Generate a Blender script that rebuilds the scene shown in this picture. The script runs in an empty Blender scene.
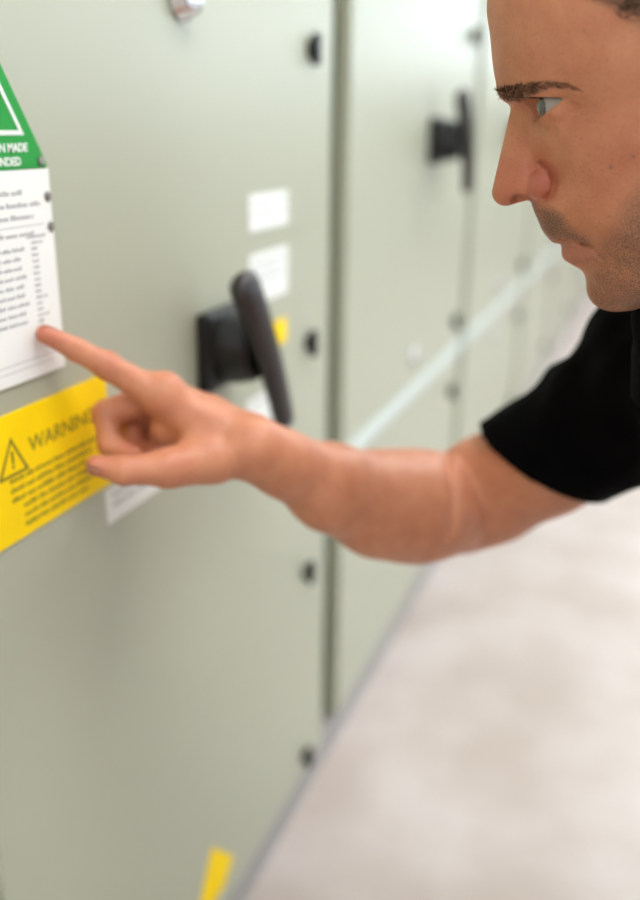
import bpy, bmesh, math, random
import numpy as np
from mathutils import Vector, Matrix
from mathutils.bvhtree import BVHTree

random.seed(4); rng = np.random.default_rng(4)
SC = bpy.context.scene
COL = SC.collection
QUICK = False
FZ = -.025                                         # floor level
f32 = np.float32

# ------------------------------------------------------------------ camera geometry
FPX = 892.0
CAM = np.array([.41, 0., .98])
def nrm(a): a = np.array(a, float); return a/np.linalg.norm(a)
_y = nrm((360, -320, FPX)); _z = -nrm((-32, (FPX**2-360*32)/320, FPX)); _x = np.cross(_y, _z)
ROT = np.array([_x, _y, _z])                       # camera (right, down, forward) -> world
def ray(u, v): return ROT@np.array([u-320, v-450, FPX])
def P(u, v, d): return CAM+ray(u, v)*d/FPX         # a place seen along a sight line at depth d (metres)
def wallpt(u, v, x=0.): r = ray(u, v); return CAM+r*(x-CAM[0])/r[0]
def project(pts):
    c = (pts-CAM)@ROT; return 320+FPX*c[:, 0]/c[:, 2], 450+FPX*c[:, 1]/c[:, 2]

# ------------------------------------------------------------------ helpers
def lin(c): return tuple(((v/255+.055)/1.055)**2.4 if v > 10 else v/3294.6 for v in c)
def mat(name, rgb, rough=.5, metal=0., spec=.5, coat=0.):
    m = bpy.data.materials.new(name); m.use_nodes = True
    b = m.node_tree.nodes['Principled BSDF']
    b.inputs['Base Color'].default_value = (*lin(rgb), 1); b.inputs['Roughness'].default_value = rough
    b.inputs['Metallic'].default_value = metal; b.inputs['Specular IOR Level'].default_value = spec
    b.inputs['Coat Weight'].default_value = coat
    return m
def N(m, t): return m.node_tree.nodes.new(t)
def L(m, a, b): m.node_tree.links.new(a, b)
def bsdf(m): return m.node_tree.nodes['Principled BSDF']
def noise_bump(m, scale, strength, dist=.001, detail=3):
    tc = N(m, 'ShaderNodeTexCoord'); nz = N(m, 'ShaderNodeTexNoise'); bp = N(m, 'ShaderNodeBump')
    nz.inputs['Scale'].default_value = scale; nz.inputs['Detail'].default_value = detail
    bp.inputs['Strength'].default_value = strength; bp.inputs['Distance'].default_value = dist
    L(m, tc.outputs['Object'], nz.inputs['Vector']); L(m, nz.outputs['Fac'], bp.inputs['Height']); L(m, bp.outputs['Normal'], bsdf(m).inputs['Normal'])
    return nz, bp
def noise_mix(m, scale, c1, c2, lo=.35, hi=.65, detail=4, stretch=(1, 1, 1)):
    tc = N(m, 'ShaderNodeTexCoord'); mp = N(m, 'ShaderNodeMapping'); nz = N(m, 'ShaderNodeTexNoise'); rp = N(m, 'ShaderNodeValToRGB')
    mp.inputs['Scale'].default_value = stretch
    nz.inputs['Scale'].default_value = scale; nz.inputs['Detail'].default_value = detail
    rp.color_ramp.elements[0].position = lo; rp.color_ramp.elements[1].position = hi
    rp.color_ramp.elements[0].color = (*lin(c1), 1); rp.color_ramp.elements[1].color = (*lin(c2), 1)
    L(m, tc.outputs['Object'], mp.inputs['Vector']); L(m, mp.outputs['Vector'], nz.inputs['Vector'])
    L(m, nz.outputs['Fac'], rp.inputs['Fac']); L(m, rp.outputs['Color'], bsdf(m).inputs['Base Color'])

def empty(name, loc, label=None, cat=None, group=None):
    o = bpy.data.objects.new(name, None); COL.objects.link(o); o.location = loc; o.empty_display_size = .05
    if label: o['label'] = label
    if cat: o['category'] = cat
    if group: o['group'] = group
    return o
def chain_origin(par):
    v = Vector((0, 0, 0))
    while par: v += par.location; par = par.parent
    return v
def link(name, me, m, parent=None, smooth=False):
    """link a mesh given in world coordinates"""
    o = bpy.data.objects.new(name, me); COL.objects.link(o)
    if m: me.materials.append(m)
    if parent:
        o.parent = parent; me.transform(Matrix.Translation(-chain_origin(parent)))
    if smooth: me.polygons.foreach_set('use_smooth', [True]*len(me.polygons))
    return o
def fin(name, bm, m, parent=None, smooth=False):
    bmesh.ops.recalc_face_normals(bm, faces=bm.faces)
    me = bpy.data.meshes.new(name); bm.to_mesh(me); bm.free()
    return link(name, me, m, parent, smooth)
def box(bm, lo, hi, bev=0., seg=2):
    g = bmesh.ops.create_cube(bm, size=1.)
    for v in g['verts']:
        for i in range(3): v.co[i] = lo[i] if v.co[i] < 0 else hi[i]
    if bev:
        es = list({e for v in g['verts'] for e in v.link_edges})
        bmesh.ops.bevel(bm, geom=es, offset=bev, segments=seg, affect='EDGES', profile=.5)
def boxo(name, lo, hi, m, parent=None, bev=0.):
    bm = bmesh.new(); box(bm, lo, hi, bev); return fin(name, bm, m, parent)
def prism(bm, pts, x0, x1):
    """polygon of (y,z) points extruded along x"""
    a = [bm.verts.new((x0, y, z)) for y, z in pts]; b = [bm.verts.new((x1, y, z)) for y, z in pts]
    bm.faces.new(a); bm.faces.new(b[::-1]); n = len(a)
    for i in range(n): bm.faces.new((a[i], a[(i+1) % n], b[(i+1) % n], b[i]))
def lathe_x(bm, prof, c, seg=28):
    """profile [(x,r)...] turned about the x axis through c"""
    rings = []
    for x, r in prof:
        rings.append([bm.verts.new((c[0]+x, c[1]+r*math.cos(2*math.pi*k/seg), c[2]+r*math.sin(2*math.pi*k/seg))) for k in range(seg)])
    for a, b in zip(rings, rings[1:]):
        for k in range(seg): bm.faces.new((a[k], a[(k+1) % seg], b[(k+1) % seg], b[k]))
    bm.faces.new(rings[0]); bm.faces.new(rings[-1])
def struct(o): o['kind'] = 'structure'; return o

# ------------------------------------------------------------------ materials
M = {}
M['panel'] = mat('pebble_grey_powder_coat', (172, 173, 151), .32)
noise_bump(M['panel'], 900, .12, .0006)
M['frame'] = mat('olive_grey_frame', (106, 110, 90), .5)
M['plinth'] = mat('grey_plinth', (158, 154, 150), .6)
M['rail'] = mat('rail_painted_lit', (206, 214, 208), .4)  # paler than the panels: ceiling light on the ledge put into the colour
M['black'] = mat('black_plastic', (9, 9, 10), .42)
M['lever'] = mat('charcoal_plastic', (44, 40, 40), .38)
M['chrome'] = mat('chrome', (215, 215, 218), .18, 1.)
M['steel'] = mat('screw_steel', (150, 145, 138), .3, 1.)
M['white'] = mat('white_sign', (238, 236, 230), .4)
M['sticker'] = mat('white_label', (232, 232, 226), .45)
M['yellow'] = mat('yellow_sign', (255, 214, 0), .6, spec=.2)
M['green'] = mat('green_sign', (38, 150, 62), .55, spec=.3)
M['ink'] = mat('grey_ink', (172, 170, 169), .6)
M['ylw_ink'] = mat('dark_ink', (128, 112, 20), .6)
M['wall'] = mat('white_paint', (226, 226, 222), .7)
M['ceil'] = mat('ceiling_paint', (235, 235, 232), .8)
M['floor'] = mat('polished_concrete', (190, 178, 168), .42)
noise_mix(M['floor'], 5., (182, 168, 158), (200, 189, 183), .36, .64, 7)
noise_bump(M['floor'], 30, .05, .002)
M['lamp'] = mat('lamp_diffuser', (255, 255, 255), .5)
bsdf(M['lamp']).inputs['Emission Color'].default_value = (.97, .985, 1, 1); bsdf(M['lamp']).inputs['Emission Strength'].default_value = 16
M['alu'] = mat('aluminium', (190, 190, 192), .35, 1.)
M['glass'] = mat('window_glass', (255, 255, 255), .02)
bsdf(M['glass']).inputs['Transmission Weight'].default_value = 1

# ------------------------------------------------------------------ room
X1, Y0, Y1, H = 2.7, -2.6, 9.0, 2.75
struct(boxo('floor', (-.9, Y0, -.14), (X1, Y1, FZ), M['floor']))
struct(boxo('ceiling', (-.9, Y0, H), (X1, Y1, H+.1), M['ceil']))
struct(boxo('wall_left', (-.9, Y0, FZ), (-.8, Y1, H), M['wall']))
bm = bmesh.new()
box(bm, (X1, Y0, FZ), (X1+.1, -.4, H)); box(bm, (X1, 2.2, FZ), (X1+.1, 2.6, H)); box(bm, (X1, -.4, 2.15), (X1+.1, 2.2, H)); box(bm, (X1, 7.4, FZ), (X1+.1, Y1, H)); box(bm, (X1, 2.6, FZ), (X1+.1, 7.4, 1.0)); box(bm, (X1, 2.6, 2.3), (X1+.1, 7.4, H))
struct(fin('wall_right', bm, M['wall']))
w = struct(boxo('added_fill_window', (X1+.045, 2.6, 1.0), (X1+.05, 7.4, 2.3), M['glass']))  # added window, for cool daylight fill on floor and cabinets
bm = bmesh.new()
for y in (2.6, 4.18, 5.76, 7.36): box(bm, (X1+.03, y, 1.0), (X1+.07, y+.04, 2.3))
for z in (1.0, 2.26): box(bm, (X1+.03, 2.6, z), (X1+.07, 7.4, z+.04))
fin('window_frame', bm, M['alu'], w)  # frame of the added window
struct(boxo('wall_near', (-.9, Y0-.1, FZ), (X1, Y0, H), M['wall']))
bm = bmesh.new()
box(bm, (-.9, Y1, FZ), (.25, Y1+.12, H)); box(bm, (2.45, Y1, FZ), (X1, Y1+.12, H)); box(bm, (.25, Y1, FZ), (2.45, Y1+.12, 1.45)); box(bm, (.25, Y1, 2.6), (2.45, Y1+.12, H))
struct(fin('wall_far', bm, M['wall']))
w = struct(boxo('window_1', (.25, Y1+.055, 1.45), (2.45, Y1+.06, 2.6), M['glass']))
bm = bmesh.new()
for x in (.25, 1.33, 2.41): box(bm, (x, Y1+.03, 1.45), (x+.04, Y1+.08, 2.6))
for z in (1.45, 2.56): box(bm, (.25, Y1+.03, z), (2.45, Y1+.08, z+.04))
fin('window_frame', bm, M['alu'], w)
struct(boxo('baseboard_right', (X1-.015, 2.2, FZ), (X1, Y1, .09), M['plinth']))
dr = struct(boxo('added_fill_door', (X1+.045, -.4, .03), (X1+.05, 2.2, 2.15), M['glass']))  # added glazed door, lets cool daylight onto the lower panels
bm = bmesh.new()
for y in (-.4, .88, 2.15): box(bm, (X1+.03, y, FZ), (X1+.07, y+.05, 2.15))
for z in (FZ, 2.1): box(bm, (X1+.03, -.4, z), (X1+.07, 2.2, z+.05))
fin('added_door_frame', bm, M['alu'], dr)

# ------------------------------------------------------------------ ceiling lights
k = 0
for y in (-1.6, .5, 2.6, 4.7, 6.8):
    t = empty('ceiling_light', (1.0, y, H-.02), 'long ceiling light panel over the aisle, %s' % ('nearest the near wall', 'behind the viewer', 'above the second cabinet', 'above the fourth cabinet', 'nearest the window')[k], 'light', 'ceiling lights over the aisle')
    k += 1
    bm = bmesh.new()
    box(bm, (.7, y-.62, H-.05), (.72, y+.62, H)); box(bm, (1.28, y-.62, H-.05), (1.3, y+.62, H))
    box(bm, (.72, y-.62, H-.05), (1.28, y-.6, H)); box(bm, (.72, y+.6, H-.05), (1.28, y+.62, H))
    fin('frame', bm, M['alu'], t)
    boxo('diffuser', (.72, y-.6, H-.03), (1.28, y+.6, H-.015), M['lamp'], t)

# ------------------------------------------------------------------ cabinets
TOPZ = 2.1
def latch(bm, y, z):
    lathe_x(bm, [(0, .011), (.004, .011), (.004, .008), (.009, .007)], (.0, y, z), 20)
    box(bm, (.004, y-.006, z-.0175), (.013, y+.006, z+.0175), .003)
def cabinet(y0, y1, y2, label, doors, latches, handle=None, rail=False, keys=()):
    """y0..y1 door leaf, y1..y2 recessed corner post; doors [(z0,z1)]"""
    t = empty('electrical_cabinet', (0, (y0+y1)/2, FZ), label, 'cabinet', 'row of grey electrical cabinets')
    bm = bmesh.new(); box(bm, (-.62, y0-.002, .042), (-.022, y2-.004, TOPZ)); fin('carcass', bm, M['frame'], t)
    boxo('plinth', (-.6, y0-.002, FZ), (-.008, y2-.004, .040), M['plinth'], t)
    drs = []
    for z0, z1 in doors:
        bm = bmesh.new(); box(bm, (-.0215, y0, z0), (0, y1, z1), .003, 3)
        d = fin('door', bm, M['panel'], t); drs.append(d)
        for z in latches:
            if z0 < z < z1:
                bm = bmesh.new(); latch(bm, y1-.076, z); fin('latch', bm, M['black'], d)
        for ky, kz in keys:
            if z0 < kz < z1:
                bm = bmesh.new(); lathe_x(bm, [(0, .02), (.004, .02), (.006, .016), (.006, .006)], (0, ky, kz), 24); fin('key_lock', bm, M['chrome'], d, True)
    if rail:
        boxo('rail', (-.0215, y0, .499), (.006, y1, .521), M['rail'], t, .002)
    if handle:
        hy, hz = handle
        bm = bmesh.new(); box(bm, (0, hy-.040, hz-.039), (.016, hy+.040, hz+.039), .004)
        lathe_x(bm, [(.012, .036), (.03, .035), (.045, .032), (.05, .028)], (0, hy, hz), 32)
        s = fin('rotary_switch', bm, M['black'], t)
        # grip: a rounded bar, thick at its upper end, tilted
        bm = bmesh.new(); A = Vector((.058, hy-.058, hz+.084)); B = Vector((.058, hy+.046, hz-.092)); ax = (B-A).normalized(); sd = ax.cross(Vector((1, 0, 0)))
        rings = []; S = 22; n = 22
        for i in range(n+1):
            q = i/n; ln = (B-A).length
            e = min(1, math.sqrt(max(0, 1-(1-min(1, q*ln/.016))**2)))*min(1, math.sqrt(max(0, 1-(1-min(1, (1-q)*ln/.011))**2)))
            wd = (.0195-.006*q)*max(e, .06); th = (.0135-.003*q)*max(e, .06)
            off = .004*math.sin(q*math.pi)
            rings.append([bm.verts.new(A+(B-A)*q+sd*(wd*math.cos(2*math.pi*k/S))+Vector((1, 0, 0))*(off+th*math.sin(2*math.pi*k/S))) for k in range(S)])
        for a, b in zip(rings, rings[1:]):
            for k in range(S): bm.faces.new((a[k], a[(k+1) % S], b[(k+1) % S], b[k]))
        bm.faces.new(rings[0]); bm.faces.new(rings[-1])
        fin('lever', bm, M['lever'], s, True)
    return t, drs
full = [(.046, TOPZ-.01)]; split = [(.046, .497), (.523, TOPZ-.01)]
zl = [.074, .39, .718, 1.062, 1.6]
cabinet(-.36, .33, .408, 'grey cabinet at the near end, left of the green and yellow signs', full, zl[1:])
cab1, drs1 = cabinet(.411, 1.12, 1.19, 'grey cabinet being pointed at, carrying the green, white and yellow signs', full, zl, (.787, .770))
z2 = [.13, .417, .578, 1.15, 1.7]
cabinet(1.192, 2.0, 2.062, 'grey cabinet after the dark seam, second one with a black lever switch', split, z2, (1.655, .957), True, ((1.585, .575), ))
cabinet(2.064, 2.935, 3.0, 'grey cabinet behind the nose and lips of the man, third along', split, z2, (2.5, .957), True, ((2.48, .573), (2.44, .44)))
cabinet(3.002, 3.8, 3.86, 'grey cabinet fourth along, mostly hidden by the face', split, z2, (3.5, .957), True, ((3.37, .573), ))
for i, (a, b, c) in enumerate(((3.862, 4.66, 4.72), (4.722, 5.52, 5.58), (5.582, 6.38, 6.44))):
    cabinet(a, b, c, ('grey cabinet fifth along the row, behind the man', 'grey cabinet sixth along the row, behind the man', 'grey cabinet at the far end of the row')[i], split, z2, None, True)

# chrome boss high on the first door
bm = bmesh.new(); lathe_x(bm, [(0, .021), (.004, .021), (.006, .017), (.014, .016), (.016, .012)], (0, .742, 1.082), 32)
fin('key_lock', bm, M['chrome'], drs1[0], True)

# ------------------------------------------------------------------ signs and labels
def plate(bm, y0, y1, z0, z1, x0=.0005, x1=.002): box(bm, (x0, y0, z0), (x1, y1, z1))
def marks(bm, y0, y1, z, h, words, x0, x1):
    """a row of small word-like strokes (lettering too small to read)"""
    y = y0; i = 0
    while y < y1-.001:
        wl = min(words[i % len(words)], y1-y); yy = y
        while yy < y+wl-.0004:
            lw = h*random.choice((.35, .5, .6)); hh = h*random.choice((.7, .7, 1.))
            box(bm, (x0, yy, z), (x1, min(yy+lw, y+wl), z+hh)); yy += lw+h*.22
        y += wl+h*.6; i += 1
def text(name, s, y_right, z, size, m, parent, x=.0022, align='RIGHT', bold=0.):
    cu = bpy.data.curves.new('t', 'FONT'); cu.body = s; cu.size = size; cu.align_x = align; cu.extrude = .00015; cu.offset = bold
    tmp = bpy.data.objects.new('t', cu); COL.objects.link(tmp)
    dg = bpy.context.evaluated_depsgraph_get(); dg.update()
    me = bpy.data.meshes.new_from_object(tmp.evaluated_get(dg)); bpy.data.objects.remove(tmp); bpy.data.curves.remove(cu)
    me.materials.clear()
    me.transform(Matrix(((0, 0, 1, x), (1, 0, 0, y_right), (0, 1, 0, z), (0, 0, 0, 1))))
    me.name = name
    return link(name, me, m, parent)
def screw(parent, y, z, x=.0018):
    bm = bmesh.new(); lathe_x(bm, [(0, .0036), (.0012, .0034), (.0018, .0022)], (x, y, z), 16)
    fin('screw', bm, M['steel'], parent, False)

# green triangle
SY = .5415
g = empty('safety_sign', (0, SY-.062, 1.0), 'green triangular safety sign with white outline above the white sheet', 'sign')
bm = bmesh.new(); tri = [(SY-.1235, .950), (SY-.0015, .950), (SY-.0015, .9535), (SY-.0625, 1.052), (SY-.1235, .9535)]
prism(bm, tri, .0005, .002); fin('plate', bm, M['green'], g)
def tri_ring(yc, z0, half, hgt, wd, x0, x1):
    o = [(yc-half, z0), (yc+half, z0), (yc, z0+hgt)]
    i = [(yc-half+wd*1.75, z0+wd), (yc+half-wd*1.75, z0+wd), (yc, z0+hgt-wd*2)]
    bm = bmesh.new()
    for k in range(3):
        prism(bm, [o[k], o[(k+1) % 3], i[(k+1) % 3], i[k]], x0, x1)
    return bm
fin('outline', tri_ring(SY-.0625, .9715, .040, .0655, .003, .002, .0023), M['sticker'], g)
bm = bmesh.new()   # white earth symbol in the triangle
for hw, z in ((.017, .995), (.011, .989), (.0055, .983)): box(bm, (.002, SY-.0625-hw, z), (.0023, SY-.0625+hw, z+.0028))
box(bm, (.002, SY-.0638, .9978), (.0023, SY-.0612, 1.017))
fin('symbol', bm, M['sticker'], g)
text('lettering', 'CONNECTION MADE', SY-.0205, .9612, .0075, M['sticker'], g, bold=.0002)
text('lettering', 'GROUNDED', SY-.0285, .9525, .0075, M['sticker'], g, bold=.0002)
screw(g, SY-.0075, .9545)
# white sheet
w = empty('notice_plate', (0, SY-.062, .88), 'white notice plate with fine grey print, touched by the pointing fingertip', 'sign')
bm = bmesh.new(); plate(bm, SY-.125, SY, .808, .9495); fin('plate', bm, M['white'], w)
for yy, z in ((SY-.0035, .931), (SY-.0025, .9105)): screw(w, yy, z)
bm = bmesh.new()
marks(bm, SY-.118, SY-.030, .9335, .0035, (.018, .012, .02), .002, .0022)
marks(bm, SY-.118, SY-.012, .9255, .0035, (.022, .016, .026), .002, .0022)
marks(bm, SY-.118, SY-.021, .9175, .0035, (.014, .02, .017), .002, .0022)
box(bm, (.002, SY-.118, .9128), (.0022, SY-.01, .9133))
marks(bm, SY-.118, SY-.022, .9065, .0028, (.012, .018), .002, .0022)
marks(bm, SY-.03, SY-.009, .9045, .0022, (.02,), .002, .0022)
for i in range(15): marks(bm, SY-.026, SY-(.013 if i in (0, 9, 12) else .0195), .9005-.0042*i, .0020, (.007, .005), .002, .0022)
for i in range(9): marks(bm, SY-.116, SY-.034-(.004 if i % 3 else 0), .897-.0062*i, .0026, (.013, .009, .018), .002, .0022)
for z in (.8215, .8165): box(bm, (.002, SY-.118, z), (.0022, SY-.012, z+.0004))
fin('print', bm, M['ink'], w)
# yellow warning sign
YY = .592
yw = empty('warning_sign', (0, YY-.086, .74), 'yellow warning sign behind the curled fingers, below the white plate', 'sign')
bm = bmesh.new(); plate(bm, YY-.172, YY, .695, .7895); fin('plate', bm, M['yellow'], yw)
fin('warning_triangle', tri_ring(.473, .744, .0165, .029, .0022, .002, .0022), M['ylw_ink'], yw)
bm = bmesh.new(); box(bm, (.002, .4718, .753), (.0022, .4742, .7625)); box(bm, (.002, .4718, .7495), (.0022, .4742, .752)); fin('exclamation_mark', bm, M['ylw_ink'], yw)
text('lettering', 'WARNING', .4915, .7555, .0168, M['ylw_ink'], yw, align='LEFT')
bm = bmesh.new()
for i in range(6): marks(bm, .468+(.012 if i > 2 else 0), .573-.008*(i % 3), .7395-.0074*i, .0034, (.015, .009, .02, .012), .002, .0022)
fin('print', bm, M['ylw_ink'], yw)
# small labels stuck on the first cabinet
def sticker(y0, y1, z0, z1, m, label, rows=(), ink=None):
    bm = bmesh.new(); plate(bm, y0, y1, z0, z1, .0, .0008); s = fin('sticker', bm, m, drs1[0]); s['label'] = label
    if rows:
        bm = bmesh.new()
        for z, h in rows: marks(bm, y0+.008, y1-.01, z, h, (.02, .014, .025), .0008, .001)
        fin('print', bm, ink or M['ink'], s)
sticker(.873, .976, .873, .911, M['sticker'], 'upper white label', ((.9, .003), (.889, .003)))
sticker(.872, .976, .794, .849, M['sticker'], 'lower white label', ((.838, .003), (.828, .003), (.818, .003)))
sticker(.935, .972, .736, .765, M['yellow'], 'yellow label')
sticker(.5825, .74, .659, .69, M['sticker'], 'white label below the yellow sign', ((.681, .0035), (.672, .0035)), M['ink'])
sticker(.86, .97, .64, .69, M['sticker'], 'white label below the lever switch', ((.68, .003), ))
bm = bmesh.new(); prism(bm, [tuple(wallpt(*q)[1:]) for q in ((212, 847), (233, 856), (223, 888), (212, 912), (198, 912))], 0, .0008); fin('sticker', bm, M['yellow'], drs1[0])['label'] = 'yellow label near the floor'
sticker(.69, .765, .0715, .082, M['sticker'], 'white label near the floor')

# ------------------------------------------------------------------ implicit surfaces -> mesh
def polygonize(f, lo, hi, h, B=16, slack=1.):
    lo = np.array(lo, float); hi = np.array(hi, float)
    nb = np.ceil((hi-lo)/(h*B)).astype(int); NN = nb*B+2
    bi = np.stack(np.meshgrid(*[np.arange(n) for n in nb], indexing='ij'), -1).reshape(-1, 3)
    cen = lo+(bi+.5)*B*h
    fc = np.concatenate([f(c) for c in np.array_split(cen, max(1, len(cen)//400000))])
    act = bi[np.abs(fc) < (B*h*.866+2*h)*slack]
    g = np.arange(B+1); G = np.stack(np.meshgrid(g, g, g, indexing='ij'), -1)
    keys, pos, quads = [], [], []
    def key(i): return (i[..., 0]*NN[1]+i[..., 1])*NN[2]+i[..., 2]
    for ch in np.array_split(act, max(1, len(act)//160)):
        idx = ch[:, None, None, None, :]*B+G[None]
        v = f((lo+idx.reshape(-1, 3)*h)).reshape(idx.shape[:-1])
        s = v < 0
        c = [(slice(None),)+tuple(slice(d, B+d) for d in D) for D in np.ndindex(2, 2, 2)]
        cnt = sum(s[q].astype(np.int8) for q in c)
        mix = (cnt > 0) & (cnt < 8)
        w = np.where(mix); ii = idx[:, :B, :B, :B][w]
        acc = np.zeros((len(ii), 3)); num = np.zeros(len(ii))
        cv = {D: v[q][w] for D, q in zip(np.ndindex(2, 2, 2), c)}
        for D in np.ndindex(2, 2, 2):
            for a in range(3):
                if D[a]: continue
                E = tuple(1 if k == a else D[k] for k in range(3))
                va, vb = cv[D], cv[E]; cr = (va < 0) != (vb < 0)
                t = np.where(cr, va/np.where(cr, va-vb, 1), 0)
                p = np.array(D, float)+np.eye(3)[a]*t[:, None]
                acc += p*cr[:, None]; num += cr
        keys.append(key(ii)); pos.append(lo+(ii+acc/num[:, None])*h)
        for a in range(3):
            b_, c_ = (a+1) % 3, (a+2) % 3
            sl0 = (slice(None), slice(0, B), slice(0, B), slice(0, B)); sl1 = list(sl0); sl1[a+1] = slice(1, B+1)
            s0, s1 = s[sl0], s[tuple(sl1)]
            w = np.where(s0 != s1); ii = idx[:, :B, :B, :B][w]; fl = s0[w]
            eb, ec = np.eye(3, dtype=int)[b_], np.eye(3, dtype=int)[c_]
            q = np.stack([key(ii-eb-ec), key(ii-ec), key(ii), key(ii-eb)], 1)
            q[~fl] = q[~fl][:, ::-1]; quads.append(q)
    keys = np.concatenate(keys); pos = np.concatenate(pos); quads = np.concatenate(quads)
    o = np.argsort(keys); keys = keys[o]; pos = pos[o]
    qi = np.searchsorted(keys, quads); qi = np.clip(qi, 0, len(keys)-1); ok = (keys[qi] == quads).all(1)
    return pos, qi[ok]
def relax(f, pos, e, steps=1):
    for _ in range(steps):
        v = f(pos); g = np.stack([f(pos+np.eye(3)[a]*e)-f(pos-np.eye(3)[a]*e) for a in range(3)], 1)/(2*e)
        d = -v[:, None]*g/np.maximum((g*g).sum(1), .2)[:, None]
        pos = pos+np.clip(d, -e*1.5, e*1.5)
    return pos
def to_mesh(name, pos, quads):
    me = bpy.data.meshes.new(name); n = len(pos); q = len(quads)
    me.vertices.add(n); me.vertices.foreach_set('co', pos.astype(f32).ravel())
    me.loops.add(q*4); me.loops.foreach_set('vertex_index', quads.astype(np.int32).ravel())
    me.polygons.add(q); me.polygons.foreach_set('loop_start', np.arange(0, q*4, 4, dtype=np.int32))
    me.update(calc_edges=True); me.validate()
    me.polygons.foreach_set('use_smooth', np.ones(len(me.polygons), bool))
    return me
def smin(a, b, k): h = np.maximum(k-np.abs(a-b), 0)/k; return np.minimum(a, b)-h*h*k*.25
def smax(a, b, k): return -smin(-a, -b, k)
def cone(p, a, b, ra, rb):
    a = np.asarray(a, float); b = np.asarray(b, float); d = b-a; l2 = (d*d).sum(); q = p-a
    t = np.clip(q@d/l2, 0, 1)
    return np.sqrt(((q-t[:, None]*d)**2).sum(1))-(ra+(rb-ra)*t)
def ell(p, c, r, ax=None):
    q = p-np.asarray(c, float)
    if ax is not None: q = q@np.asarray(ax, float).T
    r = np.asarray(r, float); k0 = np.sqrt(((q/r)**2).sum(1)); k1 = np.sqrt(((q/(r*r))**2).sum(1))
    return k0*(k0-1)/np.maximum(k1, 1e-9)

# ------------------------------------------------------------------ the man
# head frame: p runs back from the face, q up, n towards his left (the near side)
N0 = P(493, 190, .54)
_d = ray(493, 190); _dh = nrm((_d[0], _d[1], 0)); FACE = np.array([-_dh[1], _dh[0], 0]); PA = -FACE; QA = np.array([0, 0, 1.]); NA = -_dh
HX = np.stack([PA, QA, NA])
def hloc(pts): return (pts-N0)@HX.T*1000.
def hworld(l): return N0+(np.asarray(l, float)/1000.)@HX
def HP(u, v, n=0.):
    r = ray(u, v); o = N0+NA*n/1000.; t = ((o-CAM)@NA)/(r@NA); X = CAM+r*t
    return np.array([(X-N0)@PA*1000, (X-N0)@QA*1000, n])
def hp2(u, v, n=0.): return HP(u, v, n)[:2]

contour = [(487, 0), (489.5, 32), (491.3, 50), (493.3, 69), (496.5, 84), (500, 91), (506, 99), (510.6, 106.7), (515, 120), (521, 138), (526, 160), (529, 180), (530.5, 200),
           (535, 213.8), (540.6, 227), (545.5, 235), (553, 240.5), (560, 243.5), (561.8, 252), (564.5, 259.5), (572.5, 266), (582, 272), (586, 279.4), (588.4, 290.6), (593, 299), (600.6, 305.6), (611, 309.5), (625, 310), (645, 305), (664, 301),
           (678, 312), (686, 335), (694, 370), (705, 420), (715, 470),
           (850, 470), (846, 400), (838, 330), (836, 270), (850, 215), (870, 150), (878, 80), (872, 10), (850, -50), (812, -100), (750, -132), (680, -140), (610, -125), (555, -95), (515, -55), (495, -22)]
ctrl = [(520, 20, 40), (560, 20, 57), (620, 20, 66), (505, 45, 27), (520, 62, 37), (560, 55, 54), (620, 60, 66), (700, 20, 73), (700, 60, 73), (530, -30, 38), (580, -40, 55), (650, -60, 64), (740, -60, 70), (800, 0, 66), (800, 90, 68), (760, 60, 74), (750, 140, 69), (820, 190, 45),
        (510, 88, 19), (522, 88, 31), (545, 86, 43), (575, 88, 52.5), (600, 100, 56.5), (640, 100, 64), (700, 110, 69),
        (519, 108, 9), (527, 111, 14), (538, 113, 23), (549, 113, 32), (565, 108, 41), (585, 106, 50), (610, 112, 57.5), (640, 115, 64),
        (532, 132, 16), (545, 132, 28.5), (560, 136, 38), (585, 138, 49.5), (615, 140, 59.5), (640, 140, 64.5), (700, 135, 69),
        (538, 155, 17), (551, 155, 27), (565, 160, 36.5), (590, 165, 49.5), (620, 168, 58.5), (640, 170, 62), (700, 165, 66),
        (543, 176, 15), (555, 178, 22.5), (568, 184, 33), (580, 200, 41), (610, 203, 53), (640, 205, 58), (700, 200, 62),
        (543, 203, 16), (556, 203, 25.5), (549, 220, 16.5), (560, 226, 24), (580, 226, 36.5), (610, 232, 48), (640, 235, 54), (700, 225, 59),
        (567, 240, 17), (583, 246, 22.5), (600, 255, 30), (620, 256, 41), (640, 260, 48), (700, 250, 55),
        (577, 262, 13), (592, 270, 21), (604, 278, 26), (622, 282, 37), (645, 282, 43.5), (700, 275, 52),
        (598, 293, 15), (610, 299, 21.5), (625, 301, 28), (645, 296, 37), (680, 292, 45), (720, 300, 50),
        (725, 330, 50), (775, 330, 57), (730, 400, 52), (785, 400, 58), (800, 280, 53), (740, 455, 56), (800, 455, 60)]
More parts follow.
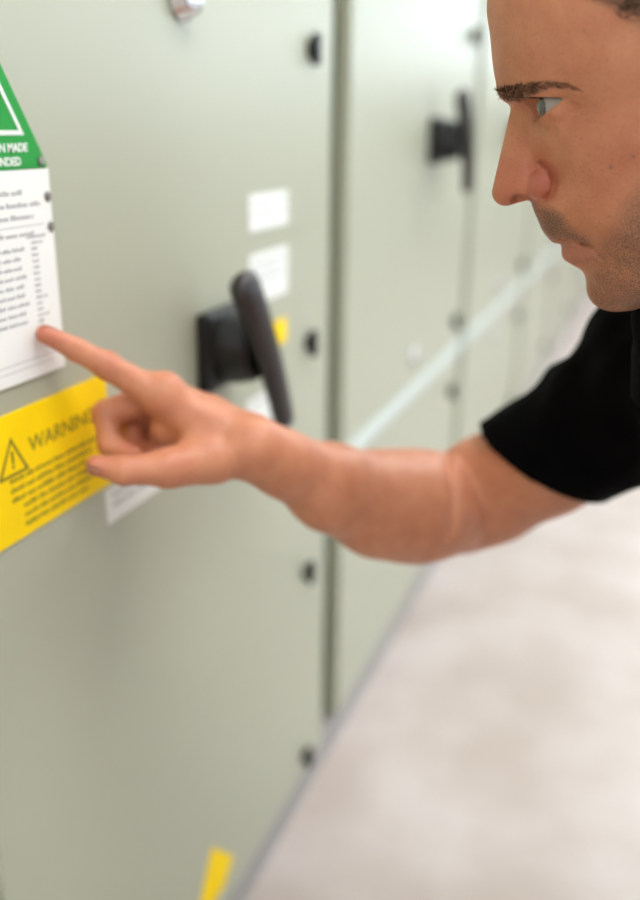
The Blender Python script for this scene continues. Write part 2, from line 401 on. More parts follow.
def build_tps():
    cl = np.array([hp2(*c) for c in contour]); pts = [*cl]; val = [0.]*len(cl)
    nx = np.roll(cl, -1, 0)-np.roll(cl, 1, 0); nx = np.stack([-nx[:, 1], nx[:, 0]], 1); nx /= np.linalg.norm(nx, axis=1)[:, None]
    for c, n_ in zip(cl, nx):
        # outward side of the outline (turned so that it points off the head)
        o = n_ if (c+n_*4-np.array([110., 30.]))@(c-np.array([110., 30.])) > ((c-np.array([110., 30.]))**2).sum() else -n_
        pts.append(c+o*22); val.append(-22*55.)
    for u, v, n in ctrl: pts.append(hp2(u, v, n)); val.append(n*n)
    pts = np.array(pts)/100.; val = np.array(val)/1000.
    def ker(a, b): r2 = ((a[:, None]-b[None])**2).sum(-1); return np.sqrt(r2+.0009)**3*0+.5*r2*np.log(r2+1e-9)
    n = len(pts); A = np.zeros((n+3, n+3)); A[:n, :n] = ker(pts, pts)+np.eye(n)*2e-4; A[:n, n] = 1; A[:n, n+1:] = pts; A[n:, :n] = A[:n, n:].T
    s = np.linalg.solve(A, np.r_[val, 0, 0, 0])
    p = np.arange(-40, 260, 1.); q = np.arange(-200, 240, 1.)
    G = np.stack(np.meshgrid(p, q, indexing='ij'), -1).reshape(-1, 2)/100.
    out = np.concatenate([ker(c, pts)@s[:n]+s[n]+c@s[n+1:] for c in np.array_split(G, 60)])
    T = (out*1000).reshape(len(p), len(q))
    gp, gq = np.gradient(T)
    return T, np.sqrt(gp**2+gq**2)
TW, TG = build_tps()
def table(T, p, q):
    x = np.clip(p+40, 0, T.shape[0]-1.001); y = np.clip(q+200, 0, T.shape[1]-1.001)
    i = x.astype(int); j = y.astype(int); x = x-i; y = y-j
    # smooth (quadratic-ish) weights keep the facets of the table out of the skin
    return (T[i, j]*(1-x)*(1-y)+T[i+1, j]*x*(1-y)+T[i, j+1]*(1-x)*y+T[i+1, j+1]*x*y)

EN = 31.5; EYE = HP(537.3, 103.5, EN)+np.array([12.4, 0, 0]); EYE[2] = EN
def line2(p, q, pts, ns=None):
    best = np.full(len(p), 1e9)
    for a, b in zip(pts, pts[1:]):
        a = np.array(a); b = np.array(b); d = b-a; t = np.clip(((p-a[0])*d[0]+(q-a[1])*d[1])/(d@d), 0, 1)
        best = np.minimum(best, (p-a[0]-t*d[0])**2+(q-a[1]-t*d[1])**2)
    return best
folds = [([hp2(543, 119, 27), hp2(550, 135, 31), hp2(562, 150, 37)], .8, 2.6),           # tear trough
         ([hp2(549, 122, 31), hp2(562, 121, 38), hp2(572, 112, 44)], .45, 1.5),          # under the lower lid
         ([hp2(555, 176, 20), hp2(566, 196, 29), hp2(578, 220, 33)], .5, 2.6),           # cheek fold
         ([hp2(582, 228, 32), hp2(594, 243, 31), hp2(604, 260, 31)], .8, 2.),            # beside the mouth
         ([hp2(571, 268, 0), hp2(583, 271, 12), hp2(597, 272, 22)], .6, 3.),             # under the lower lip
         ([hp2(542, 163, 18), hp2(550, 169, 19), hp2(554.5, 180, 19), hp2(553, 191, 19), hp2(546, 199, 18)], 2.4, 1.15),
         ([hp2(570, 241.5, 14), hp2(579, 241.5, 20), hp2(590, 247.5, 25), hp2(601, 258, 29)], .9, 1.),
         ([hp2(562, 97, 41), hp2(574, 97.5, 46), hp2(586, 101, 50)], .5, 1.1),           # outer corner of the eye
         ([hp2(572, 104, 46), hp2(586, 108, 51)], .3, 1.),
         ([hp2(497, 40, 10), hp2(515, 36, 36), hp2(548, 34, 52)], .22, 1.4),
         ([hp2(498, 60, 10), hp2(515, 58, 34), hp2(545, 54, 48)], .22, 1.4)]
mouth = [(557.5, 242.3, 0.), (568, 241.5, 11.5), (578, 242, 20.), (589, 247.5, 26.2), (600, 257.5, 30.3)]
mouth = [HP(*m) for m in mouth]
lower_lip = [HP(570.5, 253, 0), HP(577, 252, 11), HP(588, 255, 21), HP(597, 258, 25.5)]
upper_lip = [HP(556, 236.5, 0), HP(565, 237, 11), HP(578, 241, 19.5), HP(594, 251.5, 25.5)]
_a, _b = hp2(528, 96.8, EN), hp2(563, 98., 41); LID_U = (_a, nrm(_b-_a))
_a, _b = hp2(543.5, 114.8, 30), hp2(563.5, 99., 41); LID_L = (_a, nrm(_b-_a))
CANT = hp2(562.5, 98, 41)[0]
def f_head(pts):
    l = hloc(pts); l[:, 2] = np.abs(l[:, 2]); p, q, n = l.T
    W = table(TW, p, q); G = table(TG, p, q)
    f = (n*n-W)/np.maximum(np.sqrt(4*n*n+G*G), 24.)
    # brow ridge
    f = smin(f, np.minimum(cone(l, HP(507.5, 90, 8), HP(534, 86.5, 30.5), 4.6, 4.8), cone(l, HP(534, 86.5, 30.5), HP(576, 90, 46.5), 4.8, 4.)), 7.)
    # nose
    nose = cone(l, HP(521.5, 108, 0), HP(505.6, 191.5, 0), 6., 8.1)
    nose = smin(nose, cone(l, HP(532, 122, 5), HP(522, 186, 6.5), 5.5, 8.), 7.)
    nose = smin(nose, cone(l, HP(508, 192, 0), HP(530, 194, 0), 6., 3.6), 4.)
    al = HP(541, 184, 12.)
    nose = smin(nose, ell(l, al, (8.2, 8.6, 7.4)), 2.6)
    f = smin(f, nose, 2.2)
    # lids around the eyeball
    e = l-EYE; re = np.sqrt((e*e).sum(1))
    f = smin(f, re-13.5, 5.)
    # lips
    for a, b, r1, r2 in zip(lower_lip, lower_lip[1:], (4.4, 4.3, 2.6), (4.3, 2.6, .8)): f = smin(f, cone(l, a, b, r1, r2), 2.5)
    for a, b, r1, r2 in zip(upper_lip, upper_lip[1:], (3.4, 3.3, 2.6), (3.3, 2.6, 1.)): f = smin(f, cone(l, a, b, r1, r2), 3.)
    # chin
    f = smin(f, ell(l, HP(608, 291, 0), (10, 9, 15)), 7.)
    for ln, amp, sg in folds: f = f+amp*np.exp(-line2(p, q, ln)/(2*sg*sg))
    # ear
    ea = HP(712, 140, 72); ca, sa = math.cos(.1), math.sin(.1); d = l-ea
    d = np.stack([d[:, 0]*ca+d[:, 1]*sa-d[:, 2]*.0, -d[:, 0]*sa+d[:, 1]*ca, d[:, 2]-d[:, 0]*.45], 1)
    ear = ell(d, (0, 0, 0), (17, 31, 5.5)); ear = smax(ear, -ell(d, (-1, 4, 6), (11, 21, 6)), 3.); ear = smin(ear, ell(d, (-12, -3, 1), (4, 7, 4)), 3.)
    f = smin(f, ear, 4.)
    # mouth line, nostril, eye opening
    for a, b in zip(mouth, mouth[1:]): f = smax(f, -cone(l, a, b, .8, .8), 1.2)
    f = smax(f, -ell(l, HP(521.5, 202.5, 7.), (6.2, 4.6, 3.4)), 1.5)
    up = (q-LID_U[0][1])*LID_U[1][0]-(p-LID_U[0][0])*LID_U[1][1]
    lo = -((q-LID_L[0][1])*LID_L[1][0]-(p-LID_L[0][0])*LID_L[1][1])
    cut = np.maximum.reduce([re-26., up, lo, p-CANT, 17.-n])
    cut = np.maximum(cut, 11.3-re)
    f = smax(f, -ell(l, HP(518, 203, 9.5), (4.8, 5.4, 8.)), 1.2)
    f = smax(f, -cut, .7)
    return f/1000.

# right arm, reaching out; every joint is a place (pixel sight line, depth) and a radius in metres
S = lambda u, v, d: P(u, v, d)
wr, el_, sh = S(256, 449, .695), S(462, 504, .85), S(695, 352, .69)
HAND = dict(idx=[(S(155, 394, .675), .0125), (S(107, 365.5, .658), .0098), (S(76, 349.5, .648), .0082), (wallpt(46, 334.5, .0094), .0068)],
            mid=[(S(162, 392, .698), .0125), (S(106, 414, .694), .0102), (S(110, 445, .686), .0088), (S(133, 455, .680), .0076)],
            rng=[(S(172, 398, .718), .0118), (S(131, 419, .722), .0098), (S(133, 447, .712), .0086), (S(152, 455, .700), .0074)],
            lit=[(S(184, 408, .735), .0105), (S(150, 428, .740), .0088), (S(150, 450, .730), .0078), (S(164, 457, .718), .0068)],
            thb=[(S(213, 459, .680), .0165), (S(168, 468, .662), .0135), (S(124, 470.5, .650), .0105), (S(96.5, 465.5, .647), .0076)])
def f_hand(p, H, wr):
    f = None
    for nme in ('idx', 'mid', 'rng', 'lit', 'thb'):
        J = H[nme]; c = None
        for (a, ra), (b, rb) in zip(J, J[1:]):
            s = cone(p, a, b, ra, rb); c = s if c is None else smin(c, s, .004)
        if nme not in ('thb',):
            c = smin(c, cone(p, J[0][0], J[1][0]*.02+J[0][0]*.98, J[0][1]*1.03, J[0][1]), .004)
            c = smin(c, cone(p, J[1][0]*.97+J[0][0]*.03, J[1][0]*.97+J[2][0]*.03, J[1][1]*1.03, J[1][1]*1.03), .003)
        J0, r0 = J[0]
        f = c if f is None else smin(f, c, .0035)
    pal = None
    for nme, r in (('idx', .0145), ('mid', .0150), ('rng', .0140), ('lit', .0125)):
        w0 = wr+(H[nme][0][0]-wr)*.12
        s = cone(p, w0, H[nme][0][0]+(wr-H[nme][0][0])*.10, .019, r); pal = s if pal is None else smin(pal, s, .010)
    f = smin(f, pal, .006)
    f = smin(f, cone(p, wr*.5+H['mid'][0][0]*.5, H['rng'][0][0]*.72+H['thb'][1][0]*.28, .017, .012), .010)
    f = smin(f, cone(p, wr*.45+H['rng'][0][0]*.3+H['thb'][1][0]*.25, H['rng'][0][0]*.45+H['thb'][1][0]*.45+H['rng'][1][0]*.1, .014, .012), .010)
    th = smin(cone(p, wr+(H['thb'][0][0]-wr)*.1, H['thb'][0][0], .017, .0165), cone(p, H['thb'][0][0], H['thb'][1][0], .0165, .0135), .008)
    th = smin(th, cone(p, H['thb'][0][0], H['idx'][0][0]*.8+wr*.2, .012, .0105), .012)
    return smin(f, th, .007)
def seg(p, pts, k=.02):
    f = None
    for (a, ra), (b, rb) in zip(pts, pts[1:]):
        s = cone(p, a, b, ra, rb); f = s if f is None else smin(f, s, k)
    return f
ARM = [(wr+(el_-wr)*-.03, .0215), (S(286, 465, .714), .0222), (S(330, 487, .745), .0335), (S(380, 504, .788), .0440), (S(415, 506.5, .812), .0480), (S(440, 505, .828), .0480)]
UPP = [(S(458, 505, .858), .0475), (S(490, 489, .840), .0475), (S(545, 460, .80), .0470), (S(620, 415, .75), .0500), (sh, .060)]
CREASE = []
def f_arm(p):
    f = f_hand(p, HAND, wr)
    w = smin(cone(p, wr+NAw*.009, ARM[1][0]+NAw*.008, .0195, .0205), cone(p, wr-NAw*.010, ARM[1][0]-NAw*.008, .0195, .0205), .012)
    f = smin(f, w, .010)
    fa = seg(p, ARM, .02)
    up = seg(p, UPP, .02)
    f = smin(f, fa, .012)
    f = smin(f, up, .0035)
    f = smin(f, ell(p, S(166, 389, .675), (.0125, .0125, .0125)), .012)
    if CREASE: f = smax(f, -seg(p, CREASE, .001), .007)
    return f
NAw = nrm(S(320, 450, .7)-CAM)   # across the wrist
def march(f, u, v, d0):
    r = nrm(ray(u, v)); t = d0
    for _ in range(60): t += .8*float(f((CAM+r*t)[None])[0])
    return CAM+r*t, r
_cr = []
for (u, v), w_ in zip(((447, 452), (450, 466), (453, 482), (454, 500), (453, 518), (450, 538)), (.0026, .0036, .0042, .0042, .0036, .002)):
    h_, r_ = march(f_arm, u, v, .6); _cr.append((h_+r_*.0008, w_))
CREASE = _cr

# trunk: neck base, shoulders, pelvis (kneeling, leaning in)
NB = hworld((165, -128, 0)); RS = sh; LS = hworld((np.array([-1, 0, 0])*0+hloc(sh[None])[0])*np.array([1, 1, -1])+np.array([35, -10, 0]))
BACK, SIDE = PA, NA
PEL = NB+BACK*.40; PEL[2] = .47
def sideof(c, s): return c+SIDE*s
def f_trunk(p, o=0.):
    f = None
    for s in (-1, 1):
        a = NB+BACK*.155+np.array([0, 0, -.008]); b = PEL+np.array([0, 0, .03])
        c = cone(p, sideof(a, s*.075), sideof(b, s*.065), .092+o, .105+o); f = c if f is None else smin(f, c, .05)
    for shd in (RS, LS): f = smin(f, cone(p, NB+np.array([0, 0, -.040])+BACK*.06, shd, .050+o, .060+o), .04)
    return smin(f, cone(p, NB+BACK*.05+np.array([0, 0, -.05]), hworld((164, -75, 0)), .055+o, .050+o), .03)
KN = [sideof(PEL, s*.11)*np.array([1, 1, 0])+np.array([0, 0, .065+FZ])+FACE*.03 for s in (-1, 1)]
AN = [k+BACK*.40+np.array([0, 0, -.012]) for k in KN]
lel = LS+np.array([0, 0, -.25])+BACK*.07+SIDE*.03; lwr = lel+np.array([0, 0, -.205])+BACK*.10-SIDE*.03
LARM = [(LS, .056), (LS+(lel-LS)*.5, .048), (lel, .043), (lel+(lwr-lel)*.3, .043), (lwr, .025)]
_dn = nrm(lwr-lel); _fw = nrm(FACE-_dn*(FACE@_dn)); _sd = np.cross(_dn, _fw)
LH = {}
for nme, o, ln, r in (('idx', .030, .082, .0105), ('mid', .010, .09, .0105), ('rng', -.010, .084, .010), ('lit', -.028, .068, .009)):
    m = lwr+_dn*.092+_fw*o
    LH[nme] = [(m, r*1.12), (m+_dn*ln*.42-SIDE*.006, r), (m+_dn*ln*.72-SIDE*.016, r*.88), (m+_dn*ln*.95-SIDE*.03, r*.74)]
LH['thb'] = [(lwr+_dn*.035+_fw*.028, .015), (lwr+_dn*.062+_fw*.048, .0125), (lwr+_dn*.092+_fw*.056, .0105), (lwr+_dn*.115+_fw*.054, .0078)]
def f_larm(p): return smin(smin(seg(p, LARM, .03), f_hand(p, LH, lwr), .012), cone(p, lwr-_fw*.01, lwr+_fw*.01, .021, .021), .01)
def f_low(p):
    f = f_trunk(p)
    for s, k, a in zip((-1, 1), KN, AN):
        f = smin(f, seg(p, [(sideof(PEL, s*.09), .088), (k, .056), (k+BACK*.14, .054), (a, .038)], .03), .03)
    return smin(f, cone(p, hworld((163, -60, 0)), hworld((175, -118, 0)), .050, .050), .03)
def f_body_rest(p): return smin(f_low(p), seg(p, LARM[:1]+LARM[1:2], .02), .03)

man = empty('person', ((KN[0]+KN[1])/2*np.array([1, 1, 0])+np.array([0, 0, FZ])).tolist(), 'man in a black short-sleeved t-shirt leaning in and pointing at the white notice plate', 'person')

# --- skin material: colour differences of the skin itself (stubble, lips, redness) sit in vertex masks
sk = mat('skin', (200, 138, 106), .47, spec=.45); nt = sk.node_tree
bs = bsdf(sk); bs.inputs['Subsurface Weight'].default_value = .08; bs.inputs['Subsurface Radius'].default_value = (1, .35, .2); bs.inputs['Subsurface Scale'].default_value = .006
at = N(sk, 'ShaderNodeAttribute'); at.attribute_name = 'skin_marks'; sp = N(sk, 'ShaderNodeSeparateColor'); L(sk, at.outputs['Color'], sp.inputs['Color'])
tc = N(sk, 'ShaderNodeTexCoord')
def nz(scale, det=2):
    t = N(sk, 'ShaderNodeTexNoise'); t.inputs['Scale'].default_value = scale; t.inputs['Detail'].default_value = det; L(sk, tc.outputs['Object'], t.inputs['Vector']); return t
def mixc(a, col, fac):
    m = N(sk, 'ShaderNodeMix'); m.data_type = 'RGBA'; L(sk, fac, m.inputs[0])
    if isinstance(a, tuple): m.inputs[6].default_value = (*lin(a), 1)
    else: L(sk, a, m.inputs[6])
    m.inputs[7].default_value = (*lin(col), 1); return m.outputs[2]
def ramp(src, lo, hi, mx=1.):
    r = N(sk, 'ShaderNodeMapRange'); r.inputs[1].default_value = lo; r.inputs[2].default_value = hi; r.inputs[4].default_value = mx; L(sk, src, r.inputs[0]); return r.outputs[0]
def mul(a, b):
    m = N(sk, 'ShaderNodeMath'); m.operation = 'MULTIPLY'; L(sk, a, m.inputs[0]); L(sk, b, m.inputs[1]); return m.outputs[0]
c = mixc((206, 138, 103), (194, 122, 89), ramp(nz(70, 5).outputs['Fac'], .35, .7))
c = mixc(c, (222, 160, 126), ramp(nz(1100, 3).outputs['Fac'], .5, .75, .35))
c = mixc(c, (164, 100, 74), ramp(nz(520, 4).outputs['Fac'], .54, .8, .55))
c = mixc(c, (180, 92, 76), sp.outputs[2])
c = mixc(c, (176, 108, 90), sp.outputs[1])
c = mixc(c, (132, 98, 78), mul(sp.outputs[0], ramp(nz(90, 3).outputs['Fac'], .0, .6, .9)))
vor = N(sk, 'ShaderNodeTexVoronoi'); vor.inputs['Scale'].default_value = 1000; L(sk, tc.outputs['Object'], vor.inputs['Vector'])
inv = N(sk, 'ShaderNodeMapRange'); inv.inputs[1].default_value = .5; inv.inputs[2].default_value = .2; L(sk, vor.outputs['Distance'], inv.inputs[0])
c = mixc(c, (52, 36, 28), mul(sp.outputs[0], inv.outputs[0]))
L(sk, c, bs.inputs['Base Color'])
bp = N(sk, 'ShaderNodeBump'); bp.inputs['Strength'].default_value = .25; bp.inputs['Distance'].default_value = .0006; L(sk, nz(700, 4).outputs['Fac'], bp.inputs['Height']); L(sk, bp.outputs['Normal'], bs.inputs['Normal'])

hh = .0016 if QUICK else .00095
hpos, hq = polygonize(f_head, hworld((-12, -165, -80)).tolist() and np.minimum.reduce([hworld((a, b, c_)) for a in (-15, 250) for b in (-170, 215) for c_ in (-88, 88)]), np.maximum.reduce([hworld((a, b, c_)) for a in (-15, 250) for b in (-170, 215) for c_ in (-88, 88)]), hh, slack=2.2)
hpos = relax(f_head, hpos, hh*.7, 1)
ap, aq = polygonize(f_arm, np.minimum.reduce([S(36, 330, .63), sh, el_, wr])-.075, np.maximum.reduce([S(36, 330, .63), sh, el_, wr])+.075, .002 if QUICK else .0014)
ap = relax(f_arm, ap, .001)
bl = np.minimum.reduce([*KN, *AN, NB, RS, LS, PEL])-.13; bh = np.maximum.reduce([*KN, *AN, NB, RS, LS, PEL])+.13
tp, tq = polygonize(f_body_rest, bl, bh, .008)
lp, lq = polygonize(f_larm, np.minimum.reduce([LS, lel, lwr, LH['mid'][3][0]])-.08, np.maximum.reduce([LS, lel, lwr, LH['mid'][3][0]])+.08, .003)
allp = np.concatenate([hpos, ap, tp, lp]); allq = np.concatenate([hq, aq+len(hpos), tq+len(hpos)+len(ap), lq+len(hpos)+len(ap)+len(tp)])
me = to_mesh('body', allp, allq)

# masks on the head, drawn on its side view
def inpoly(u, v, poly):
    r = np.zeros(len(u), bool); n = len(poly)
    for i in range(n):
        (x1, y1), (x2, y2) = poly[i], poly[(i+1) % n]
        c_ = (y1 > v) != (y2 > v); r ^= c_ & (u < (x2-x1)*(v-y1)/((y2-y1) or 1e-9)+x1)
    return r
def soft(u, v, poly, w):
    d2 = np.full(len(u), 1e9)
    for i in range(len(poly)):
        a = np.array(poly[i], float); b = np.array(poly[(i+1) % len(poly)], float); d = b-a; t = np.clip(((u-a[0])*d[0]+(v-a[1])*d[1])/(d@d), 0, 1)
        d2 = np.minimum(d2, (u-a[0]-t*d[0])**2+(v-a[1]-t*d[1])**2)
    s = np.where(inpoly(u, v, poly), 1, -1)*np.sqrt(d2)
    return np.clip(.5+s/(2*w), 0, 1)
brow_poly = [(495.5, 91), (503, 89.5), (513, 87), (528, 83), (546, 80.5), (562, 82), (577, 88.5), (566, 88), (550, 87), (536, 91), (526, 96.5), (509, 101.5), (499, 98)]
SCALP = [(505, -60), (545, -42), (590, -8), (604, 0), (642, 22), (664, 60), (676, 112), (690, 116), (694, 70), (735, 80), (748, 150), (745, 215), (790, 245), (840, 250), (920, 120), (900, -60), (760, -220), (600, -200)]
hl = hloc(hpos); near = hl.copy(); near[:, 2] = np.abs(near[:, 2]); U, V = project(hworld(near))
stub = np.maximum.reduce([soft(U, V, [(530, 203), (546, 207), (560, 215), (571, 228), (588, 240), (594, 247), (578, 240), (553, 241), (540, 236)], 5),
                          .72*soft(U, V, [(590, 268), (604, 262), (612, 238), (624, 215), (650, 180), (700, 130), (720, 210), (700, 300), (640, 330), (600, 330), (580, 292), (588, 282)], 12),
                          .5*soft(U, V, [(600, 240), (615, 235), (625, 260), (600, 290), (588, 270), (598, 262)], 6)])
lip = np.maximum(.6*soft(U, V, [(555, 243), (580, 242), (600, 257), (588, 263), (572, 265), (560, 262)], 2.5), .25*soft(U, V, [(546, 236), (558, 236), (575, 239), (598, 255), (585, 246), (555, 243)], 2))
red = .3*soft(U, V, [(532, 168), (546, 160), (556, 178), (552, 196), (534, 200)], 6)+.45*soft(U, V, [(485, 165), (520, 150), (548, 155), (560, 185), (548, 205), (500, 212), (485, 200)], 16)+.3*soft(U, V, [(575, 130), (660, 120), (660, 190), (600, 190)], 25)
for mu, mv, mr in ((633, 156.5, 1.3), (611, 167, 1.5), (640, 210, 1.2), (584, 31, 1.)): stub = np.maximum(stub, .9*np.exp(-((U-mu)**2+(V-mv)**2)/(2*mr*mr)))
mk = np.zeros((len(allp), 4)); mk[:, 3] = 1; mk[:len(hpos), 0] = np.maximum.reduce([stub, .9*soft(U, V, SCALP, 9), .6*soft(U, V, [(495, 91), (513, 88), (528, 88), (524, 96.5), (509, 101.5), (499, 98)], 4), .25*soft(U, V, brow_poly, 3)]); mk[:len(hpos), 1] = lip; mk[:len(hpos), 2] = np.clip(red, 0, 1)
# knuckles and fingertips are a little redder
for nme in HAND:
    for (jp, jr), amt in zip(HAND[nme], (.25, .3, .15, .55)):
        i0 = len(hpos); d = np.linalg.norm(ap-jp, axis=1); mk[i0:i0+len(ap), 2] = np.maximum(mk[i0:i0+len(ap), 2], amt*np.exp(-(d/.013)**2))
ca = me.color_attributes.new('skin_marks', 'FLOAT_COLOR', 'POINT')
if len(me.vertices) == len(mk): ca.data.foreach_set('color', mk.astype(f32).ravel())
body = link('body', me, sk, man)

# --- hair strands: thin cones rooted on the skin
dgm = BVHTree.FromPolygons([tuple(x) for x in hpos], [tuple(x) for x in hq])
def strands(name, roots, dirs, lens, rad, m):
    V_, F_ = [], []
    for r, d, ln in zip(roots, dirs, lens):
        d = nrm(d); a = nrm(np.cross(d, (.3, .5, .8))); b = np.cross(d, a); i = len(V_)
        bend = a*random.uniform(-.09, .09)*ln
        for t, s in ((0, 1), (.55, .8)):
            c_ = r+d*ln*t+bend*t*t
            for k in range(3): V_.append(c_+(a*math.cos(k*2.094)+b*math.sin(k*2.094))*rad*s)
        V_.append(r+d*ln+bend)
        for k in range(3):
            F_.append((i+k, i+(k+1) % 3, i+3+(k+1) % 3, i+3+k)); F_.append((i+3+k, i+3+(k+1) % 3, i+6))
    me = bpy.data.meshes.new(name); me.from_pydata([tuple(v) for v in V_], [], F_); return link(name, me, m, man, True)
def skin_at(u, v):
    r = nrm(ray(u, v)); h = dgm.ray_cast(Vector(CAM), Vector(r), 1.2)
    return (None, None) if h[0] is None else (np.array(h[0]), np.array(h[1]))
M['brow'] = mat('brow_hair', (74, 54, 42), .55); M['hair'] = mat('short_dark_hair', (58, 46, 38), .6)
def flip(x): l = (x-N0)@HX.T; l[2] = -l[2]; return N0+l@HX
def flipd(x): l = x@HX.T; l[2] = -l[2]; return l@HX
r_, d_, l_ = [], [], []
tries = 0
while len(r_) < 1000 and tries < 12000:
    tries += 1
    u, v = random.uniform(494, 578), random.uniform(77, 101)
    if not inpoly(np.array([u]), np.array([v]), brow_poly)[0] or random.random() < (0 if u < 520 else .55 if u < 535 else .72): continue
    h, nn = skin_at(u, v)
    if h is None: continue
    t = (u-495)/83
    d = PA*(.25+t*.7)+QA*(.45-.75*t)+NA*(.5-.2*t); d = d-nn*(d@nn); d = nrm(d)+nn*.28+rng.normal(0, .16, 3)
    r_.append(h-nn*.0004); d_.append(d); l_.append(random.uniform(.004, .0075))
for s in (0, 1):
    b = strands('eyebrow', [flip(x) if s else x for x in r_], [flipd(x) if s else x for x in d_], l_, .00010, M['brow']); b['kind'] = 'stuff'
# lashes
r_, d_, l_ = [], [], []
for i in range(150):
    t = random.random()
    a = hworld(HP(536.5+t*26, 96.6+.4*t, 31+t*10)); out = nrm(a-hworld(EYE))
    r_.append(a); d_.append(out*.8+FACE*.6-QA*.35+rng.normal(0, .12, 3)); l_.append(random.uniform(.004, .007))
for i in range(40):
    t = random.random()
    a = hworld(HP(544+t*16, 114-t*14, 30+t*10)); out = nrm(a-hworld(EYE)); r_.append(a); d_.append(out*.7+FACE*.3-QA*.5+rng.normal(0, .15, 3)); l_.append(random.uniform(.0025, .004))
for s in (0, 1):
    b = strands('eyelashes', [flip(x) if s else x for x in r_], [flipd(x) if s else x for x in d_], l_, .00011, M['brow']); b['kind'] = 'stuff'
# scalp hair
fc = hpos[hq].mean(1); lc = hloc(fc); lcn = lc.copy(); lcn[:, 2] = np.abs(lcn[:, 2]); fu, fv = project(hworld(lcn))
dens = soft(fu, fv, SCALP, 9)
fn = np.cross(hpos[hq[:, 2]]-hpos[hq[:, 0]], hpos[hq[:, 3]]-hpos[hq[:, 1]]); fn /= np.linalg.norm(fn, axis=1)[:, None]+1e-12
if (fn*(fc-hworld((110, 40, 0)))).sum() < 0: fn = -fn
cand = np.where(rng.random(len(fc)) < dens)[0]
vis = cand[(fu[cand] < 690) & (lc[cand, 2] > 0)]; rest = cand[(fu[cand] >= 690) | (lc[cand, 2] <= 0)]
pick = np.concatenate([rng.choice(vis, min(len(vis), 5500), replace=False), rng.choice(rest, min(len(rest), 26000), replace=False)])
strands('hair', list(fc[pick]-fn[pick]*.0005), [nn*.55+PA*.5+QA*-.1+rng.normal(0, .22, 3) for nn in fn[pick]], rng.uniform(.006, .013, len(pick)), .00022, M['hair'])

# --- eyes
M['eyeball'] = mat('eyeball', (214, 208, 204), .06, spec=.6, coat=1.)
ea = N(M['eyeball'], 'ShaderNodeAttribute'); ea.attribute_name = 'eye_colour'; L(M['eyeball'], ea.outputs['Color'], bsdf(M['eyeball']).inputs['Base Color'])
for s in (1, -1):
    bm = bmesh.new(); bmesh.ops.create_uvsphere(bm, u_segments=96, v_segments=64, radius=1.)
    gaze = nrm(np.array([-.90, -.17, .36 if s > 0 else .10])); cols = []
    for v in bm.verts:
        d = np.array(v.co); cg = d@gaze; ang = math.acos(max(-1, min(1, cg)))
        r = 12.+(1.0*(1-(ang/.50)**2) if ang < .50 else 0)
        x = d*r; w = np.array([EYE[0]+x[0], EYE[1]+x[1], s*EN+x[2]])
        v.co = Vector(hworld(w))
        if ang < .17: cl = (10, 9, 9)
        elif ang < .44: cl = (92, 87, 80) if ang < .38 else (54, 50, 48)
        elif ang < .50: cl = (150, 146, 143)
        else: cl = (158, 145, 138)
        cols.append((*lin(cl), 1))
    bmesh.ops.recalc_face_normals(bm, faces=bm.faces)
    me2 = bpy.data.meshes.new('eye'); bm.to_mesh(me2); bm.free()
    ca = me2.color_attributes.new('eye_colour', 'FLOAT_COLOR', 'POINT'); ca.data.foreach_set('color', np.array(cols, f32).ravel())
    link('eye', me2, M['eyeball'], man, True)

# --- finger nails
M['nail'] = mat('finger_nail', (222, 168, 146), .25)
def nail(J, up, w, ln):
    (a, ra), (b, rb) = J[-2], J[-1]
    d = nrm(b-a); u_ = nrm(up-d*(up@d)); s_ = np.cross(d, u_); bm = bmesh.new(); g = []
    for i in range(9):
        t = i/8; c_ = b+d*(rb*.75-ln*(1-t)); row = []
        for j in range(9):
            x = (j/4-1); ww = w*math.sqrt(max(.05, 1-(max(0, .35-t)/.35)**2*.6)); row.append(bm.verts.new(Vector(c_+s_*x*ww*.95+u_*(math.sqrt(max(0., 1-(x*.72)**2))*(rb*1.02+.0004-t*t*.0022)))))
        g.append(row)
    for i in range(8):
        for j in range(8): bm.faces.new((g[i][j], g[i][j+1], g[i+1][j+1], g[i+1][j]))
    bmesh.ops.solidify(bm, geom=bm.faces[:], thickness=.0005)
    fin('finger_nail', bm, M['nail'], man, True)
dors = nrm(np.array([0, 0, 1.])+FACE*.35)
nail(HAND['idx'], dors, .0058, .011)
nail(HAND['thb'], nrm(NA*.75-QA*.5), .0066, .012)

# --- t-shirt: follows trunk and upper arms with a little room, open at hem, sleeves and collar
HEM_C = S(505, 428, .830); HEM_N = nrm(np.cross(S(597, 498, .772)-HEM_C, S(538, 485, .748)-HEM_C)); HEM_N = HEM_N*np.sign((UPP[1][0]-UPP[3][0])@HEM_N)
SLV = [(S(450, 509, .855), .0500), (S(490, 489, .838), .0520), (S(545, 459, .80), .0520), (S(610, 418, .755), .0560), (S(692, 352, .69), .0735)]
LSLV = [(LS, .072), (LS+(lel-LS)*.85, .058)]
LHEM_C = LS+(lel-LS)*.62; LHEM_N = nrm(lel-LS)
def drape(p):
    return .0018*np.sin(p@np.array([70., 31., 95.])+1.3*np.sin(p@np.array([22., 60., 35.])))+.0012*np.sin(p@np.array([-120., 75., 60.])+2*np.sin(p@np.array([40., 25., -50.])))
def f_shirt_out(p):
    rs = np.maximum(seg(p, SLV, .03), (p-HEM_C)@HEM_N); ls = np.maximum(seg(p, LSLV, .02), (p-LHEM_C)@LHEM_N)
    d = drape(p)*np.clip(((HEM_C-p)@HEM_N)/.08, .15, 1.)
    out = smin(smin(f_low(p)-.015, rs, .03), ls, .03)-d
    # the hollow inside: trunk and both sleeves, running out past the hems
    inn = smin(smin(f_low(p)-.015, seg(p, SLV, .03), .03), seg(p, LSLV, .02), .03)-d+.007
    return np.maximum(out, -inn)
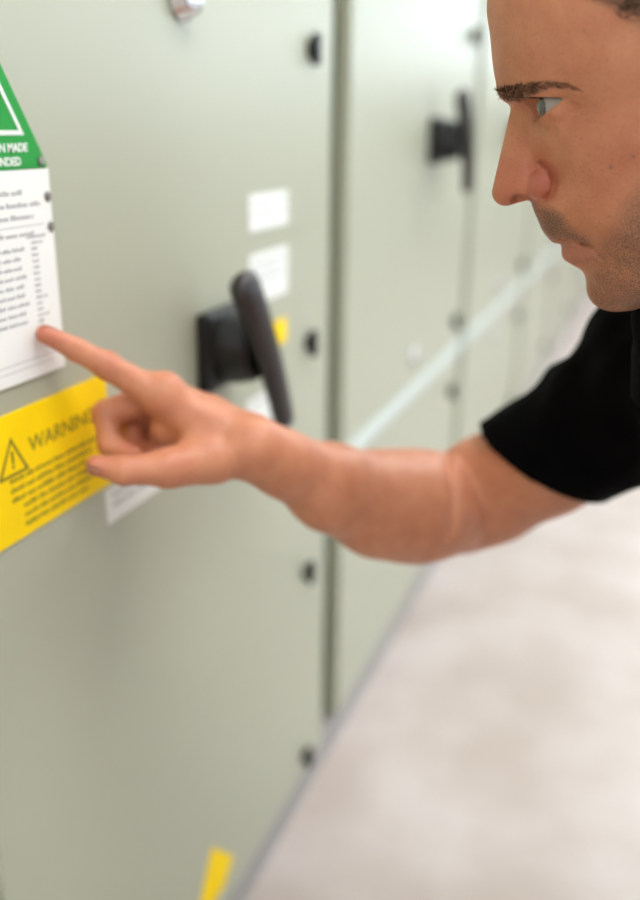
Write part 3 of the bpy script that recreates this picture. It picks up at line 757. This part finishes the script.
COLL_C = hworld((163, -88, 0)); COLL_N = nrm(hworld((139, -20, 0))-hworld((169, -125, 0)))
WA_N = nrm(PEL-NB); WA_C = PEL+WA_N*.095
def f_shirt(p):
    f = f_shirt_out(p)
    nk = cone(p, hworld((154, -30, 0)), hworld((169, -125, 0)), .064, .068)
    f = np.maximum.reduce([f, -cone(p, hworld((155, -30, 0)), hworld((166, -100, 0)), .064, .068), (p-WA_C)@WA_N])
    band = np.maximum(np.abs(nk)-.0042, np.abs((p-COLL_C)@COLL_N+.004)-.016)
    return smin(f, band, .006)
M['shirt'] = mat('black_cotton', (5, 5, 6), .9, spec=.06)
noise_bump(M['shirt'], 1400, .25, .0006)
sl = np.minimum.reduce([NB, RS, LS, PEL, S(480, 494, .838), LHEM_C])-.14; shh = np.maximum.reduce([NB, RS, LS, PEL, S(480, 494, .838), LHEM_C])+.14
sp_, sq_ = polygonize(f_shirt, sl, shh, .0045 if QUICK else .003, slack=1.2)
link('t_shirt', to_mesh('t_shirt', sp_, sq_), M['shirt'], man)
def f_trous(p):
    f = f_low(p)-.008-drape(p)*.8
    f = np.maximum(f, -(f+.012))
    return np.maximum.reduce([f, FZ+.001-p[:, 2], (p-AN[0]+BACK*.02)@BACK, (PEL-WA_N*.0-p)@WA_N])
M['trouser'] = mat('dark_trousers', (38, 40, 46), .85)
tp_, tq_ = polygonize(f_trous, bl, bh, .005)
link('trousers', to_mesh('trousers', tp_, tq_), M['trouser'], man)
M['shoe'] = mat('dark_shoe', (30, 29, 29), .5); M['sole'] = mat('shoe_sole', (60, 58, 55), .7)
for a in AN:
    c0 = a+BACK*.05; 
    def f_shoe(p):
        f = smin(cone(p, a+BACK*.02+np.array([0, 0, .02]), a+BACK*.085+np.array([0, 0, .0]), .042, .040), cone(p, a+BACK*.085, a+BACK*.10+np.array([0, 0, -.02])-QA*.0, .040, .033), .03)
        return np.maximum(f, FZ+.0015-p[:, 2])
    pp, qq = polygonize(f_shoe, a-.1, a+.2, .004)
    shoe = link('shoe', to_mesh('shoe', pp, qq), M['shoe'], man)


# ------------------------------------------------------------------ camera, sky, view
cam = bpy.data.cameras.new('camera'); co = bpy.data.objects.new('camera', cam); COL.objects.link(co); SC.camera = co
R = np.stack([ROT[:, 0], -ROT[:, 1], -ROT[:, 2]], 1)
co.matrix_world = Matrix([[*R[i], CAM[i]] for i in range(3)]+[[0, 0, 0, 1]])
cam.sensor_fit = 'HORIZONTAL'; cam.sensor_width = 36; cam.lens = 36*FPX/640; cam.clip_start = .01
cam.dof.use_dof = True; cam.dof.focus_distance = .515; cam.dof.aperture_fstop = 3.5
wd = bpy.data.worlds.new('sky'); SC.world = wd; wd.use_nodes = True
bg = wd.node_tree.nodes['Background']; bg.inputs['Color'].default_value = (.78, .89, 1, 1); bg.inputs['Strength'].default_value = 4.8
SC.view_settings.view_transform = 'Standard'; SC.view_settings.look = 'None'; SC.view_settings.exposure = .04; SC.view_settings.gamma = 1
SC.cycles.use_denoising = True
